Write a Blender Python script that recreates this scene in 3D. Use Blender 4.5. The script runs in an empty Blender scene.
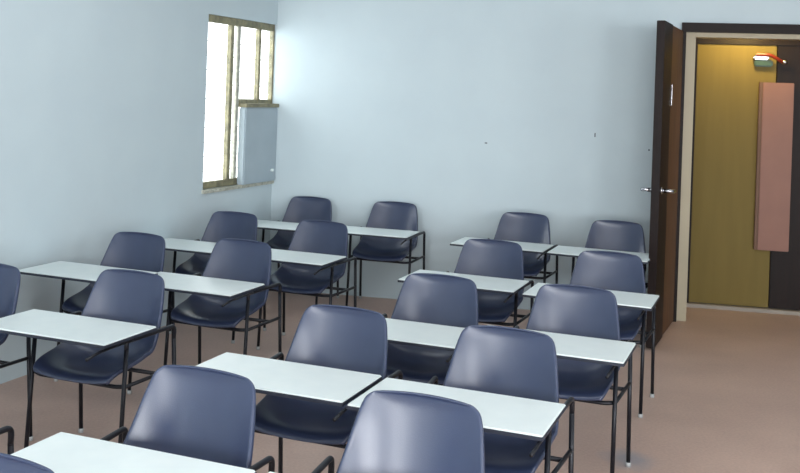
import bpy, bmesh, math, random
from mathutils import Vector, Matrix
random.seed(4)
S = bpy.context.scene
COL = S.collection
R = math.radians

# ------------------------------------------------------------------ camera
EYE = 1.65            # eye height in metres
FPX = 980.0           # focal length in pixels of an 800 wide frame
cd = bpy.data.cameras.new('camera')
cam = bpy.data.objects.new('camera', cd); COL.objects.link(cam)
cd.sensor_fit = 'HORIZONTAL'; cd.sensor_width = 36.0; cd.lens = 36.0*FPX/800
cd.shift_y = -(236.5-93.4)/800
cd.clip_start = 0.05
ROLL = math.atan(.035)
cam.matrix_world = Matrix.Translation((0, 0, EYE)) @ Matrix.Rotation(R(90), 4, 'X') @ Matrix.Rotation(ROLL, 4, 'Z')
S.camera = cam

# ------------------------------------------------------------------ world, lights, exposure
S.view_settings.view_transform = 'Standard'; S.view_settings.look = 'None'
S.view_settings.gamma = 1.0; S.view_settings.use_curve_mapping = False
S.view_settings.exposure = 1.2
w = bpy.data.worlds.new('overcast_sky'); S.world = w; w.use_nodes = True
bg = w.node_tree.nodes['Background']
bg.inputs[0].default_value = (0.92, 0.98, 1.0, 1); bg.inputs[1].default_value = 2.2

def area(name, loc, target, sx, sy, watts, color):
    l = bpy.data.lights.new(name, 'AREA'); l.shape = 'RECTANGLE'; l.size = sx; l.size_y = sy
    l.energy = watts; l.color = color
    o = bpy.data.objects.new(name, l); COL.objects.link(o); o.location = loc
    o.rotation_euler = (Vector(target)-Vector(loc)).to_track_quat('-Z', 'Y').to_euler()
    return o

# daylight entering the small window by the corner
area('window_daylight', (-2.35, 7.75, 1.75), (0.6, 6.6, .7), 1.3, 1.5, 14, (.90, .97, 1))
# daylight from the large windows behind the photographer and on the right
for lx in (-2.4, 0.2, 2.8):
    area('rear_window_daylight', (lx, -2.95, 1.45), (lx*.6, 6, .9), 1.9, 1.3, 86, (.96, .98, 1))
area('side_window_daylight', (4.85, 2.2, 1.7), (-1.5, 4.5, 1.0), 2.6, 1.2, 36, (.96, .98, 1))
# unseen area lights added at the ceiling for fill and bright tablet tops
for lx, ly, e in ((-0.9, 5.2, 2.5), (1.3, 5.2, 2), (-0.9, 2.6, 7), (1.3, 2.6, 5)):
    area('ceiling_fill_light', (lx, ly, 2.93), (lx, ly, 0), 1.25, .32, e, (.92, .97, 1))
# warm bulb in the lobby behind the doorway
pl = bpy.data.lights.new('lobby_bulb', 'POINT'); pl.energy = 9; pl.color = (1, .72, .25); pl.shadow_soft_size = .06
po = bpy.data.objects.new('lobby_bulb', pl); COL.objects.link(po); po.location = (2.72, 7.58, 2.30)

# ------------------------------------------------------------------ materials
def mat(name, color, rough=.6, metal=0.0, vary=None, scale=6, bump=0.0, bscale=80, coat=0.0, spec=.5, stretch=None):
    m = bpy.data.materials.new(name); m.use_nodes = True
    nt = m.node_tree; b = nt.nodes['Principled BSDF']
    b.inputs['Base Color'].default_value = (*color, 1)
    b.inputs['Roughness'].default_value = rough; b.inputs['Metallic'].default_value = metal
    b.inputs['Coat Weight'].default_value = coat; b.inputs['Specular IOR Level'].default_value = spec
    tc = nt.nodes.new('ShaderNodeTexCoord'); mp = nt.nodes.new('ShaderNodeMapping')
    nt.links.new(tc.outputs['Object'], mp.inputs[0])
    if stretch: mp.inputs['Scale'].default_value = stretch
    if vary:
        n = nt.nodes.new('ShaderNodeTexNoise'); n.inputs['Scale'].default_value = scale
        n.inputs['Detail'].default_value = 6
        nt.links.new(mp.outputs[0], n.inputs['Vector'])
        r = nt.nodes.new('ShaderNodeValToRGB')
        r.color_ramp.elements[0].position = .3; r.color_ramp.elements[1].position = .72
        r.color_ramp.elements[0].color = (*vary, 1); r.color_ramp.elements[1].color = (*color, 1)
        nt.links.new(n.outputs[0], r.inputs[0]); nt.links.new(r.outputs[0], b.inputs['Base Color'])
    if bump:
        n2 = nt.nodes.new('ShaderNodeTexNoise'); n2.inputs['Scale'].default_value = bscale
        nt.links.new(mp.outputs[0], n2.inputs['Vector'])
        bp = nt.nodes.new('ShaderNodeBump'); bp.inputs['Strength'].default_value = bump; bp.inputs['Distance'].default_value = .004
        nt.links.new(n2.outputs[0], bp.inputs['Height']); nt.links.new(bp.outputs[0], b.inputs['Normal'])
    return m

def srgb(r, g, b):
    f = lambda c: ((c/255+.055)/1.055)**2.4 if c > 10 else c/255/12.92
    return (f(r), f(g), f(b))

M = {}
M['wall'] = mat('painted_plaster', srgb(194, 208, 213), .75, vary=srgb(190, 204, 210), scale=3, bump=.15, bscale=120)
M['ceiling'] = mat('ceiling_paint', srgb(205, 212, 215), .8)
M['shell'] = mat('slate_blue_plastic', srgb(52, 62, 88), .30, vary=srgb(49, 58, 84), scale=9, bump=.08, bscale=260, spec=.65)
M['laminate'] = mat('white_laminate', srgb(232, 240, 238), .4, vary=srgb(227, 236, 235), scale=14)
M['edge'] = mat('dark_edge_band', srgb(38, 44, 58), .5)
M['tube'] = mat('dark_steel_tube', srgb(22, 24, 32), .4, metal=.3)
M['rubber'] = mat('pale_rubber', srgb(170, 172, 172), .7)
M['frame'] = mat('window_frame_metal', srgb(150, 144, 112), .5, vary=srgb(104, 100, 78), scale=20)
M['sill'] = mat('window_sill_stone', srgb(200, 200, 186), .6, vary=srgb(150, 152, 140), scale=30)
M['greyboard'] = mat('blue_grey_board', srgb(168, 182, 190), .55, vary=srgb(160, 175, 184), scale=5)
M['browndark'] = mat('dark_brown_wood', srgb(30, 18, 16), .5, spec=.2, vary=srgb(22, 14, 13), scale=4, stretch=(8, 8, .6))
M['brown'] = mat('brown_wood', srgb(104, 70, 46), .5, spec=.25, vary=srgb(76, 50, 36), scale=4, stretch=(8, 8, .6))
M['cream'] = mat('cream_frame_paint', srgb(176, 165, 140), .5)
M['yellow'] = mat('ochre_yellow_door_paint', srgb(122, 106, 62), .6, spec=.1, vary=srgb(116, 101, 59), scale=3, stretch=(6, 6, .5))
M['pink'] = mat('dusty_pink_panel', srgb(140, 98, 84), .55, vary=srgb(132, 92, 79), scale=5)
M['pinkedge'] = mat('brown_panel_edge', srgb(104, 74, 56), .6)
M['chrome'] = mat('chrome', srgb(200, 200, 205), .2, metal=1)
M['threshold'] = mat('grey_threshold', srgb(150, 142, 132), .6)
M['green'] = mat('dark_green_metal', srgb(34, 66, 40), .4)
M['redbrown'] = mat('red_brown_metal', srgb(120, 40, 25), .4)

def floor_material():
    m = mat('worn_brown_floor', srgb(158, 133, 124), .5)
    nt = m.node_tree; b = nt.nodes['Principled BSDF']; L = nt.links.new
    tc = nt.nodes.new('ShaderNodeTexCoord')
    n = nt.nodes.new('ShaderNodeTexNoise'); n.inputs['Scale'].default_value = 1.6; n.inputs['Detail'].default_value = 8
    L(tc.outputs['Object'], n.inputs['Vector'])
    r = nt.nodes.new('ShaderNodeValToRGB')
    r.color_ramp.elements[0].position = .35; r.color_ramp.elements[0].color = (*srgb(180, 154, 142), 1)
    r.color_ramp.elements[1].position = .7; r.color_ramp.elements[1].color = (*srgb(196, 168, 154), 1)
    L(n.outputs[0], r.inputs[0])
    # fine speckle
    n2 = nt.nodes.new('ShaderNodeTexNoise'); n2.inputs['Scale'].default_value = 70; n2.inputs['Detail'].default_value = 3
    L(tc.outputs['Object'], n2.inputs['Vector'])
    mx = nt.nodes.new('ShaderNodeMixRGB'); mx.blend_type = 'OVERLAY'; mx.inputs[0].default_value = .18
    L(r.outputs[0], mx.inputs[1]); L(n2.outputs[0], mx.inputs[2])
    # irregular bluish grey patch beside the outermost chair column
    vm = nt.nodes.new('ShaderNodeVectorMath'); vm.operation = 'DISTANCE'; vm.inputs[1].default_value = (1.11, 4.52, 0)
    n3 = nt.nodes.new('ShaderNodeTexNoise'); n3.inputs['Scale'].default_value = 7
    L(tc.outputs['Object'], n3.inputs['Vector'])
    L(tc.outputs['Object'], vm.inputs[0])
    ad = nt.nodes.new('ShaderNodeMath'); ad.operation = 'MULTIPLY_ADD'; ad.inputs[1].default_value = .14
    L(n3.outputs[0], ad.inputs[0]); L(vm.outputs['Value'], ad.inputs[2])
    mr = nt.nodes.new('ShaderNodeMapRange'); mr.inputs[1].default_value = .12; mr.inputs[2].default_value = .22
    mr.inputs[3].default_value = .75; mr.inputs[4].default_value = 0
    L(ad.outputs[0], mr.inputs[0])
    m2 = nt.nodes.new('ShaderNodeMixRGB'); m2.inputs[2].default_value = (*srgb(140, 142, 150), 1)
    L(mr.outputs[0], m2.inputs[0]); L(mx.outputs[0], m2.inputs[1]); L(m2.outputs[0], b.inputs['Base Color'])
    return m
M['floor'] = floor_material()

def glass_material():
    m = bpy.data.materials.new('window_glass'); m.use_nodes = True
    nt = m.node_tree; nt.nodes.clear()
    o = nt.nodes.new('ShaderNodeOutputMaterial'); t = nt.nodes.new('ShaderNodeBsdfTransparent')
    g = nt.nodes.new('ShaderNodeBsdfGlossy'); g.inputs['Roughness'].default_value = .05
    mx = nt.nodes.new('ShaderNodeMixShader'); mx.inputs[0].default_value = .06
    nt.links.new(t.outputs[0], mx.inputs[1])
    nt.links.new(g.outputs[0], mx.inputs[2]); nt.links.new(mx.outputs[0], o.inputs[0])
    return m
M['glass'] = glass_material()

# ------------------------------------------------------------------ mesh helpers
def obj(name, bm, m, parent=None, smooth=False):
    me = bpy.data.meshes.new(name)
    bmesh.ops.recalc_face_normals(bm, faces=bm.faces)
    bm.to_mesh(me); bm.free(); me.materials.append(m)
    if smooth:
        for p in me.polygons: p.use_smooth = True
    o = bpy.data.objects.new(name, me); COL.objects.link(o)
    if parent: o.parent = parent
    return o

def box(bm, x0, x1, y0, y1, z0, z1, bev=0.0):
    t = bmesh.new()
    v = bmesh.ops.create_cube(t, size=1)['verts']
    for q in v:
        q.co = Vector(((x0+x1)/2+q.co.x*(x1-x0), (y0+y1)/2+q.co.y*(y1-y0), (z0+z1)/2+q.co.z*(z1-z0)))
    if bev: bmesh.ops.bevel(t, geom=t.edges[:], offset=bev, segments=2, affect='EDGES')
    me = bpy.data.meshes.new('tmp'); t.to_mesh(me); t.free(); bm.from_mesh(me); bpy.data.meshes.remove(me)

def smooth_path(pts, r, n=6):
    """round the inner corners of a polyline with radius r"""
    P = [Vector(p) for p in pts]; out = [P[0]]
    for i in range(1, len(P)-1):
        a = (P[i-1]-P[i]); b = (P[i+1]-P[i]); k = min(r, a.length*.45, b.length*.45)
        p0 = P[i]+a.normalized()*k; p2 = P[i]+b.normalized()*k
        for j in range(n+1):
            t = j/n; out.append(p0*(1-t)**2+P[i]*2*t*(1-t)+p2*t*t)
    out.append(P[-1]); return out

def tube(bm, path, r, seg=10):
    P = [Vector(p) for p in path]; rings = []
    up = None
    for i, p in enumerate(P):
        d = (P[min(i+1, len(P)-1)]-P[max(i-1, 0)]).normalized()
        if up is None: up = d.orthogonal().normalized()
        up = (up-d*up.dot(d)).normalized(); s = d.cross(up)
        rings.append([bm.verts.new(p+(up*math.cos(2*math.pi*k/seg)+s*math.sin(2*math.pi*k/seg))*r) for k in range(seg)])
    for a, b in zip(rings, rings[1:]):
        for k in range(seg): bm.faces.new((a[k], a[(k+1) % seg], b[(k+1) % seg], b[k]))
    bm.faces.new(rings[0][::-1]); bm.faces.new(rings[-1])

def thing(name, label, cat, loc=(0, 0, 0), rz=0, group=None, kind=None):
    o = bpy.data.objects.new(name, None); COL.objects.link(o); o.empty_display_size = .1
    o.location = loc; o.rotation_euler = (0, 0, rz)
    if label: o['label'] = label
    if cat: o['category'] = cat
    if group: o['group'] = group
    if kind: o['kind'] = kind
    return o

def struct(name, bm, m, label, cat, loc=(0, 0, 0), rz=0, parent=None):
    o = obj(name, bm, m, parent); o.location = loc; o.rotation_euler = (0, 0, rz)
    if parent is None:
        o['kind'] = 'structure'; o['label'] = label; o['category'] = cat
    return o

# ------------------------------------------------------------------ the room
T = .10
CORNER = Vector((-1.031, 8.085, 0))
LEFT_DIR = Vector((-.362, -.9322, 0)).normalized()          # from the corner towards the camera along the left wall
BACK_DIR = Vector((3.22, -.685, 0)).normalized()  # from the corner to the right along the back wall
aL = math.atan2(LEFT_DIR.y, LEFT_DIR.x)
aB = math.atan2(BACK_DIR.y, BACK_DIR.x)
HC = 2.95

def slab(z0, z1):
    b = bmesh.new()
    pts = [CORNER+LEFT_DIR*12.2, CORNER+Vector((-.02, .02, 0)), CORNER+BACK_DIR*2.6+Vector((.1, .02, 0)), CORNER+BACK_DIR*2.6+Vector((.3, 1.0, 0)),
           CORNER+BACK_DIR*6.6+Vector((.3, 1.0, 0)), Vector((5.1, 6.5, 0)), Vector((5.1, -3.2, 0))]
    lo = [b.verts.new((p.x, p.y, z0)) for p in pts]; hi = [b.verts.new((p.x, p.y, z1)) for p in pts]
    b.faces.new(lo); b.faces.new(hi)
    for k in range(len(pts)): b.faces.new((lo[k], lo[(k+1) % len(pts)], hi[(k+1) % len(pts)], hi[k]))
    return b
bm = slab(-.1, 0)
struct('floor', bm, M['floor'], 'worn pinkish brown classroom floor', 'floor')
bm = slab(HC, HC+.1)
struct('ceiling', bm, M['ceiling'], 'pale flat classroom ceiling above the chairs', 'ceiling')

# left wall: local x runs along LEFT_DIR from the corner, local +y points into the room
W0, W1, WZ0, WZ1 = .0, 1.04, .90, 2.18          # window opening
bm = bmesh.new()
box(bm, -.6, W0, -T, 0, 0, HC); box(bm, W1, 12.2, -T, 0, 0, HC)
box(bm, W0, W1, -T, 0, 0, WZ0); box(bm, W0, W1, -T, 0, WZ1, HC)
wl = struct('wall_left', bm, M['wall'], 'pale blue side wall with the small window by the corner', 'wall', CORNER, aL)

# back wall: local x runs along BACK_DIR from the corner, local +y points out of the room
HX = 3.235; DW = 1.68; DH = 2.24
bm = bmesh.new()
box(bm, 0, HX, 0, .16, 0, HC); box(bm, HX+DW, 6.6, 0, .16, 0, HC); box(bm, HX, HX+DW, 0, .16, DH, HC)
wb = struct('wall_back', bm, M['wall'], 'pale blue back wall with the brown doorway at its right end', 'wall', CORNER, aB)
# faint marks on the back wall
bm = bmesh.new()
box(bm, -4.6, 5.2, -3.2, -3.0, 0, HC)
struct('wall_front', bm, M['wall'], 'pale blue wall behind the photographer', 'wall')
bm = bmesh.new(); box(bm, 0, .2, -3.2, 7.0, 0, HC)
struct('wall_right', bm, M['wall'], 'pale blue wall at the right of the room', 'wall', (4.9, 0, 0), 0)

# window
win = thing('window_1', 'small tall window with bright panes beside the room corner', 'window', CORNER, aL, kind='structure')
def wpart(name, boxes, m, bev=.004):
    b = bmesh.new()
    for q in boxes: box(b, *q, bev=bev)
    return obj(name, b, m, win)
xm = .55                                           # post between tall part and short part
tz = 1.53                                          # transom of the short part
fy0, fy1 = -.06, -.02
wpart('window_frame', [(W0, W0+.018, fy0, fy1, WZ0, WZ1), (W1-.022, W1, fy0, fy1, WZ0, WZ1),
                       (W0, W1, fy0, fy1, WZ1-.055, WZ1), (W0, W1, fy0, fy1, WZ0, WZ0+.05)], M['frame'])
wpart('mullion', [(xm-.022, xm+.022, fy0, fy1-.005, WZ0+.05, WZ1-.055)], M['sill'])
wpart('mullion', [(.635, .68, fy0, fy1, WZ0+.05, WZ1-.055)], M['frame'])
wpart('mullion', [(.215, .25, fy0, fy1, tz, WZ1-.055)], M['frame'])
wpart('transom', [(W0+.018, xm-.022, fy0, fy1-.005, tz-.03, tz+.03)], M['frame'])
wpart('window_pane', [(W0+.018, .215, fy0+.015, fy0+.021, tz+.03, WZ1-.055)], M['glass'], 0)
wpart('window_pane', [(.25, xm-.022, fy0+.015, fy0+.021, tz+.03, WZ1-.055)], M['glass'], 0)
wpart('window_pane', [(xm+.022, .635, fy0+.015, fy0+.021, WZ0+.05, WZ1-.055)], M['glass'], 0)
wpart('window_pane', [(.68, W1-.022, fy0+.015, fy0+.021, WZ0+.05, WZ1-.055)], M['glass'], 0)
for k in range(10):                                # thin security bars outside
    z = WZ0+.12+k*.108
    b = bmesh.new(); tube(b, [(W0+.02, fy0-.03, z), (W1-.02, fy0-.03, z)], .0035, 6)
    obj('grille_bar', b, M['frame'], win)
wpart('window_sill', [(W0, W1+.015, -.02, .022, WZ0-.028, WZ0)], M['sill'])
# blue grey board closing the lower part beside the corner
b = bmesh.new(); box(b, .02, xm-.01, -.018, .045, WZ0+.0, 1.50, bev=.008)
board = obj('blanking_panel', b, M['greyboard'], win)
b = bmesh.new(); box(b, .015, xm-.005, -.018, .055, 1.50, 1.53, bev=.004)
obj('panel_cap', b, M['frame'], win)
b = bmesh.new(); tube(b, [(.10, .045, .99), (.10, .062, .99)], .012, 10)
obj('panel_latch', b, M['laminate'], win)

# door frame in the back wall
df = thing('door_1', 'dark brown frame with cream inner lining around the open doorway', 'door frame', CORNER, aB, kind='structure')
def dpart(name, boxes, m, parent=df, bev=.003):
    b = bmesh.new()
    for q in boxes: box(b, *q, bev=bev)
    return obj(name, b, m, parent)
dpart('door_frame', [(HX-.02, HX+DW+.05, -.03, .03, DH-.05, DH+.02), (HX-.04, HX+.014, -.02, .03, 0, DH-.05),
                     (HX+DW-.01, HX+DW+.05, -.03, .03, 0, DH-.05)], M['browndark'])
dpart('frame_lining', [(HX+.012, HX+.088, .03, .19, 0, DH-.05), (HX+.088, HX+DW-.01, .03, .19, DH-.085, DH-.05)], M['cream'])

# lobby behind the doorway
LY = .62
bm = bmesh.new()
box(bm, HX-.6, HX+DW+.8, LY+.06, LY+.2, 0, HC)
box(bm, HX-.6, HX-.5, .16, LY+.06, 0, HC); box(bm, HX+DW+.7, HX+DW+.8, .16, LY+.06, 0, HC)
struct('wall_lobby', bm, M['cream'], 'cream lobby wall behind the double door', 'wall', CORNER, aB)
dy = thing('door_2', 'ochre yellow door leaf seen through the doorway', 'door', CORNER, aB, kind='structure')
dpart('door_leaf', [(HX+.15, HX+.765, LY, LY+.04, .035, 2.14)], M['yellow'], dy, .004)
dpart('door_frame', [(HX-.08, HX+.15, LY-.02, LY+.05, 0, 2.27), (HX+.15, HX+1.85, LY-.02, LY+.05, 2.14, 2.3)], M['browndark'], dy)
dpart('threshold', [(HX+.045, HX+1.85, LY-.05, LY+.05, 0, .03)], M['threshold'], dy)
dd = thing('door_3', 'dark brown door leaf right of the yellow door', 'door', CORNER, aB, kind='structure')
dpart('door_leaf', [(HX+.77, HX+1.75, LY-.005, LY+.04, .035, 2.14)], M['browndark'], dd, .004)
# door closer on the seam
cl = thing('door_closer', 'small metal door closer with a red brown arm above the pink panel', 'door closer', CORNER+BACK_DIR*(HX+.68), aB)
cl.location = CORNER + BACK_DIR*(HX+.68) + Vector((-BACK_DIR.y, BACK_DIR.x, 0))*(LY-.05)
cl.location.z = 2.01
b = bmesh.new(); box(b, -.09, .05, -.0, .05, -.045, .01, bev=.01); obj('closer_body', b, M['green'], cl)
b = bmesh.new(); box(b, -.1, .02, -.012, .04, .01, .045, bev=.012); obj('closer_cap', b, M['chrome'], cl)
b = bmesh.new(); tube(b, smooth_path([(-.08, -.02, .05), (.02, -.04, .05), (.09, -.03, .01), (.13, .0, -.01)], .03), .014, 8); obj('closer_arm', b, M['redbrown'], cl)
b = bmesh.new(); bmesh.ops.create_uvsphere(b, u_segments=12, v_segments=8, radius=.022, matrix=Matrix.Translation((.135, -.01, -.005))); obj('arm_knob', b, M['chrome'], cl, True)
# pink panel
pp = thing('pink_panel', 'tall dusty pink board mounted across the dark door leaf', 'panel', (0, 0, 0), aB)
pp.location = CORNER + BACK_DIR*(HX+.66) + Vector((-BACK_DIR.y, BACK_DIR.x, 0))*(LY-.055)
pp.location.z = .50
b = bmesh.new(); box(b, 0, .235, 0, .012, 0, 1.34, bev=.004); obj('board_face', b, M['pink'], pp)
b = bmesh.new(); box(b, -.025, .22, .012, .05, .0, 1.34, bev=.003); obj('board_backing', b, M['pinkedge'], pp)

# open classroom door leaf, hinged at the left jamb, swung into the room
hinge = CORNER+BACK_DIR*(HX-.01)+Vector((BACK_DIR.y, -BACK_DIR.x, 0))*.04
free = Vector((1.742, 6.52, 0))
dv = free-hinge; LW = dv.length
leaf = thing('door_4', 'brown classroom door leaf standing open into the room', 'door', hinge, math.atan2(dv.y, dv.x), kind='structure')
# local x hinge->free edge ; local +y = towards the doorway side seen by the camera
b = bmesh.new(); box(b, 0, LW, -.045, 0, .012, 2.195, bev=.003); obj('door_leaf', b, M['brown'], leaf)
b = bmesh.new(); box(b, LW-.36, LW+.004, -.049, .006, .011, 2.197, bev=.003); obj('dark_stile', b, M['browndark'], leaf)
b = bmesh.new(); box(b, LW-.4, LW-.385, .002, .012, 1.63, 1.78, bev=.003); obj('bolt_plate', b, M['chrome'], leaf)
for s in (1, -1):
    y0 = .006 if s > 0 else -.049
    b = bmesh.new(); tube(b, smooth_path([(LW-.06, y0, 1.06), (LW-.06, y0+s*.07, 1.06), (LW-.17, y0+s*.075, 1.052)], .02), .014, 8)
    bmesh.ops.create_cone(b, cap_ends=True, segments=16, radius1=.026, radius2=.024, depth=.008, matrix=Matrix.Translation((LW-.06, y0+s*.004, 1.06)) @ Matrix.Rotation(R(90), 4, 'X'))
    obj('lever_handle', b, M['chrome'], leaf, True)

# ------------------------------------------------------------------ the chair (faces local -Y; origin on the floor under the top of the back)
def P(a, l, z): return Vector((l, -a, z))

def shell_mesh():
    # a (forward), z, half width, wing (edge comes forward), lift (edge rises)
    rows = [(.004, .790, .118, .004, 0), (.000, .789, .140, .006, 0), (.001, .780, .156, .008, 0), (.004, .765, .167, .011, 0), (.008, .745, .175, .016, 0),
            (.020, .69, .187, .030, 0), (.034, .62, .199, .044, .0), (.048, .55, .211, .064, .004), (.062, .49, .218, .084, .016),
            (.082, .450, .220, .085, .040), (.115, .424, .219, .070, .064), (.155, .412, .215, .045, .072), (.205, .408, .214, .022, .066),
            (.27, .410, .212, .008, .054), (.335, .416, .208, 0, .040), (.375, .418, .203, 0, .028), (.402, .413, .197, .0, .020),
            (.416, .402, .190, -.002, .016), (.422, .391, .182, -.004, .014)]
    us = [-1, -.97, -.88, -.72, -.5, -.25, 0, .25, .5, .72, .88, .97, 1]
    bm = bmesh.new(); G = []
    # outward direction for the rolled rim
    for i, (a, z, hw, wg, lf) in enumerate(rows):
        r_ = []
        ra, rz = rows[max(i-1, 0)], rows[min(i+1, len(rows)-1)]
        t = Vector((0, -(rz[0]-ra[0]), rz[1]-ra[1])).normalized()
        nrm = Vector((0, -t.z, t.y)) if False else Vector((0, t.z, -t.y))   # may point either way
        if nrm.y < 0 and i < 9: nrm = -nrm                                   # away from the sitter: back / down
        if i >= 9 and nrm.z > 0: nrm = -nrm
        bowl = .017*math.sin(math.pi*min(1, i/9)) if i < 9 else 0
        for u in us:
            e = abs(u)**2.6
            top = -.006*u*u if i < 3 else 0
            p = P(a+wg*e, hw*1.025*u, z+lf*e+top)
            p = p+nrm*bowl*(1-u*u)
            r_.append(bm.verts.new(p))
        # rolled rim: one more column each side, folded back
        for side, idx in ((-1, 0), (1, len(us)-1)):
            f = min(1, max(0, (i-2)/3)); q = r_[idx].co+nrm*(.003+.010*f)+Vector((side*(.002+.005*f), 0, 0))
            v = bm.verts.new(q)
            if side < 0: r_.insert(0, v)
            else: r_.append(v)
            idx
        G.append(r_)
    for A, B in zip(G, G[1:]):
        for k in range(len(A)-1): bm.faces.new((A[k], A[k+1], B[k+1], B[k]))
    return bm

LEG_F, LEG_R = .36, .05
FL, RL = .240, .252
ZT = .5755                                   # axis height of the arm rails
TR = .0095

def make_chair(label):
    t = thing('tablet_chair', label, 'chair', group='blue shell chairs with writing tablets')
    sh = obj('seat_shell', shell_mesh(), M['shell'], t, True)
    so = sh.modifiers.new('thick', 'SOLIDIFY'); so.thickness = .008; so.offset = 0
    ss = sh.modifiers.new('sub', 'SUBSURF'); ss.levels = 1; ss.render_levels = 2
    # white writing tablet
    b = bmesh.new(); box(b, -.405, .262, -.55, -.20, .5925, .602, bev=.003); tb = obj('writing_tablet', b, M['laminate'], t)
    b = bmesh.new(); box(b, -.408, .265, -.553, -.197, .584, .5965, bev=.002); obj('edge_band', b, M['edge'], tb)
    for s in (-1, 1):
        RL = .252 if s > 0 else .272; LEG_R = .035 if s > 0 else .025
        # legs
        for (l, a, da) in ((FL, LEG_F, .03), (RL, LEG_R, -.035)):
            b = bmesh.new()
            tube(b, [P(a, s*l, ZT-.03 if a > .2 else ZT-.05), P(a+da, s*(l+.003), .012)], TR)
            lg = obj('leg', b, M['tube'], t, True)
            b = bmesh.new(); tube(b, [P(a+da, s*(l+.003), .02), P(a+da, s*(l+.003), 0)], TR+.0025); obj('foot_cap', b, M['rubber'], lg, True)
        # arm rail with a rounded rear bend
        b = bmesh.new()
        tube(b, smooth_path([P(LEG_R, s*RL, ZT-.055), P(LEG_R-.002, s*RL, ZT), P(LEG_F+.002, s*FL, ZT), P(LEG_F, s*FL, ZT-.035)], .035), TR)
        obj('arm_rail', b, M['tube'], t, True)
        # side rail under the seat
        b = bmesh.new(); tube(b, [P(LEG_R-.01, s*RL, .385), P(LEG_F+.01, s*(FL), .385)], .008); obj('side_rail', b, M['tube'], t, True)
    # cross rails carrying the shell
    b = bmesh.new(); tube(b, smooth_path([P(.352, -FL, .385), P(.372, -.20, .383), P(.372, .20, .383), P(.352, FL, .385)], .05), .009); obj('cross_rail', b, M['tube'], t, True)
    b = bmesh.new(); tube(b, [P(.14, -.262, .385), P(.14, .247, .385)], .009); obj('cross_rail', b, M['tube'], t, True)
    # support rod along the right edge of the tablet, with a hooked end
    b = bmesh.new(); tube(b, smooth_path([P(.33, .250, .578), P(.56, .252, .577), P(.62, .244, .560)], .04), .006); obj('support_rod', b, M['tube'], t, True)
    return t

def dup(root, label):
    r = root.copy(); COL.objects.link(r); r['label'] = label
    for ch in root.children:
        c = ch.copy(); COL.objects.link(c); c.parent = r
        for g in ch.children:
            d = g.copy(); COL.objects.link(d); d.parent = c
    return r

ROWN = ['in the back row', 'in the second row from the back', 'in the third row from the back', 'in the fourth row from the back', 'in the fifth row from the back', 'in the row nearest the camera']
ZTOP = .79
def spot(px, py, z):
    """floor position below the point seen at (px, py) lying at height z"""
    th = ROLL
    dx, dy = px-400, py-93.4
    x = dx*math.cos(th)+dy*math.sin(th); y = -dx*math.sin(th)+dy*math.cos(th)
    d = FPX*(EYE-z)/y
    return x/FPX*d, d
# (x, y) of the top of each back measured in the photograph, extra turn in degrees, description
CH = [
 (312, 197, 2, 'blue shell chair in the back row, tucked into the room corner nearest the window'),
 (396, 202, 4, 'blue shell chair in the back row, right neighbour of the one in the corner'),
 (526, 213, 0, 'blue shell chair in the back row, left of the chair beside the open door leaf'),
 (618, 221, 0, 'blue shell chair in the back row, right beside the open brown door leaf'),
 (236, 212, 0, 'blue shell chair below the window, second from the back along the window wall'),
 (324, 221, 0, 'blue shell chair directly in front of the chair standing in the room corner'),
 (494, 240, 0, 'blue shell chair second from the back in the third column from the window wall'),
 (611, 252, 0, 'blue shell chair directly in front of the back-row chair beside the door'),
 (141, 233, 0, 'blue shell chair third from the back in the column along the window wall'),
 (245, 240, 0, 'third blue shell chair from the back in the second column from the window wall'),
 (442, 275, 0, 'blue shell chair third from the back in the third column from the window wall'),
 (578, 286, 0, 'blue shell chair third from the back in the column nearest the door'),
 (-7, 263, 0, 'blue shell chair cut by the left picture edge, fourth along the window wall'),
 (134, 271, 0, 'fourth blue shell chair from the back in the second column from the window wall'),
 (347, 307, 0, 'blue shell chair fourth from the back in the third column from the window wall'),
 (509, 328, 0, 'blue shell chair fourth from the back in the column nearest the door'),
 (-40, 345, 0, 'chair mostly outside the left edge, only its dark arm rail showing'),
 (207, 369, 0, 'large blue shell chair near the camera at lower left, behind the frontmost white tablet'),
 (424, 395, 0, 'large blue shell chair at the bottom centre, closest in the column nearest the door'),
 (2, 455, 0, 'nearest blue shell chair, only its back corner showing at the lower left corner'),
]
first = None
# small sideways and height differences of the loosely screwed tablets
TAB = {3: (.02, .006), 5: (0, .008), 6: (.01, .004), 7: (.035, .010), 8: (0, .0185), 9: (-.015, -.0), 11: (.035, .008), 13: (.012, .008), 14: (-.022, 0), 17: (.03, 0), 18: (.05, -.004, -.05), 10: (-.004, 0.0)}
for n, (px, py, ex, lab) in enumerate(CH):
    x, y = spot(px, py, ZTOP)
    if first is None: first = c = make_chair(lab)
    else: c = dup(first, lab)
    for ch in c.children:
        if ch.name.startswith('writing_tablet') and n in TAB:
            ch.location = (TAB[n][0], TAB[n][2] if len(TAB[n]) > 2 else 0, TAB[n][1])
    c.location = (x, y, 0); c.rotation_euler = (0, 0, R(-21.4+ex))

# ------------------------------------------------------------------ small wall marks
def wall_mark(px, py, sx, sz):
    # stands on the back wall plane where the mark is
    th = ROLL; dx, dyy = px-400, py-93.4
    u = (dx*math.cos(th)+dyy*math.sin(th))/FPX; v = (-dx*math.sin(th)+dyy*math.cos(th))/FPX
    n = Vector((-BACK_DIR.y, BACK_DIR.x, 0)); ray = Vector((u, 1, -v))
    t = (CORNER-Vector((0, 0, 0))).dot(n)/ray.dot(n)
    p = Vector((0, 0, EYE))+ray*t
    q = p-CORNER; return q.dot(BACK_DIR), p.z, sx, sz
bm = bmesh.new()
for a in ((595, 135, .008, .03), (649, 150, .010, .012), (486, 143, .02, .008)):
    x, z, sx, sz = wall_mark(*a)
    box(bm, x-sx/2, x+sx/2, -.002, .0, z-sz/2, z+sz/2)
obj('wall_scuff', bm, M['edge'], wb)
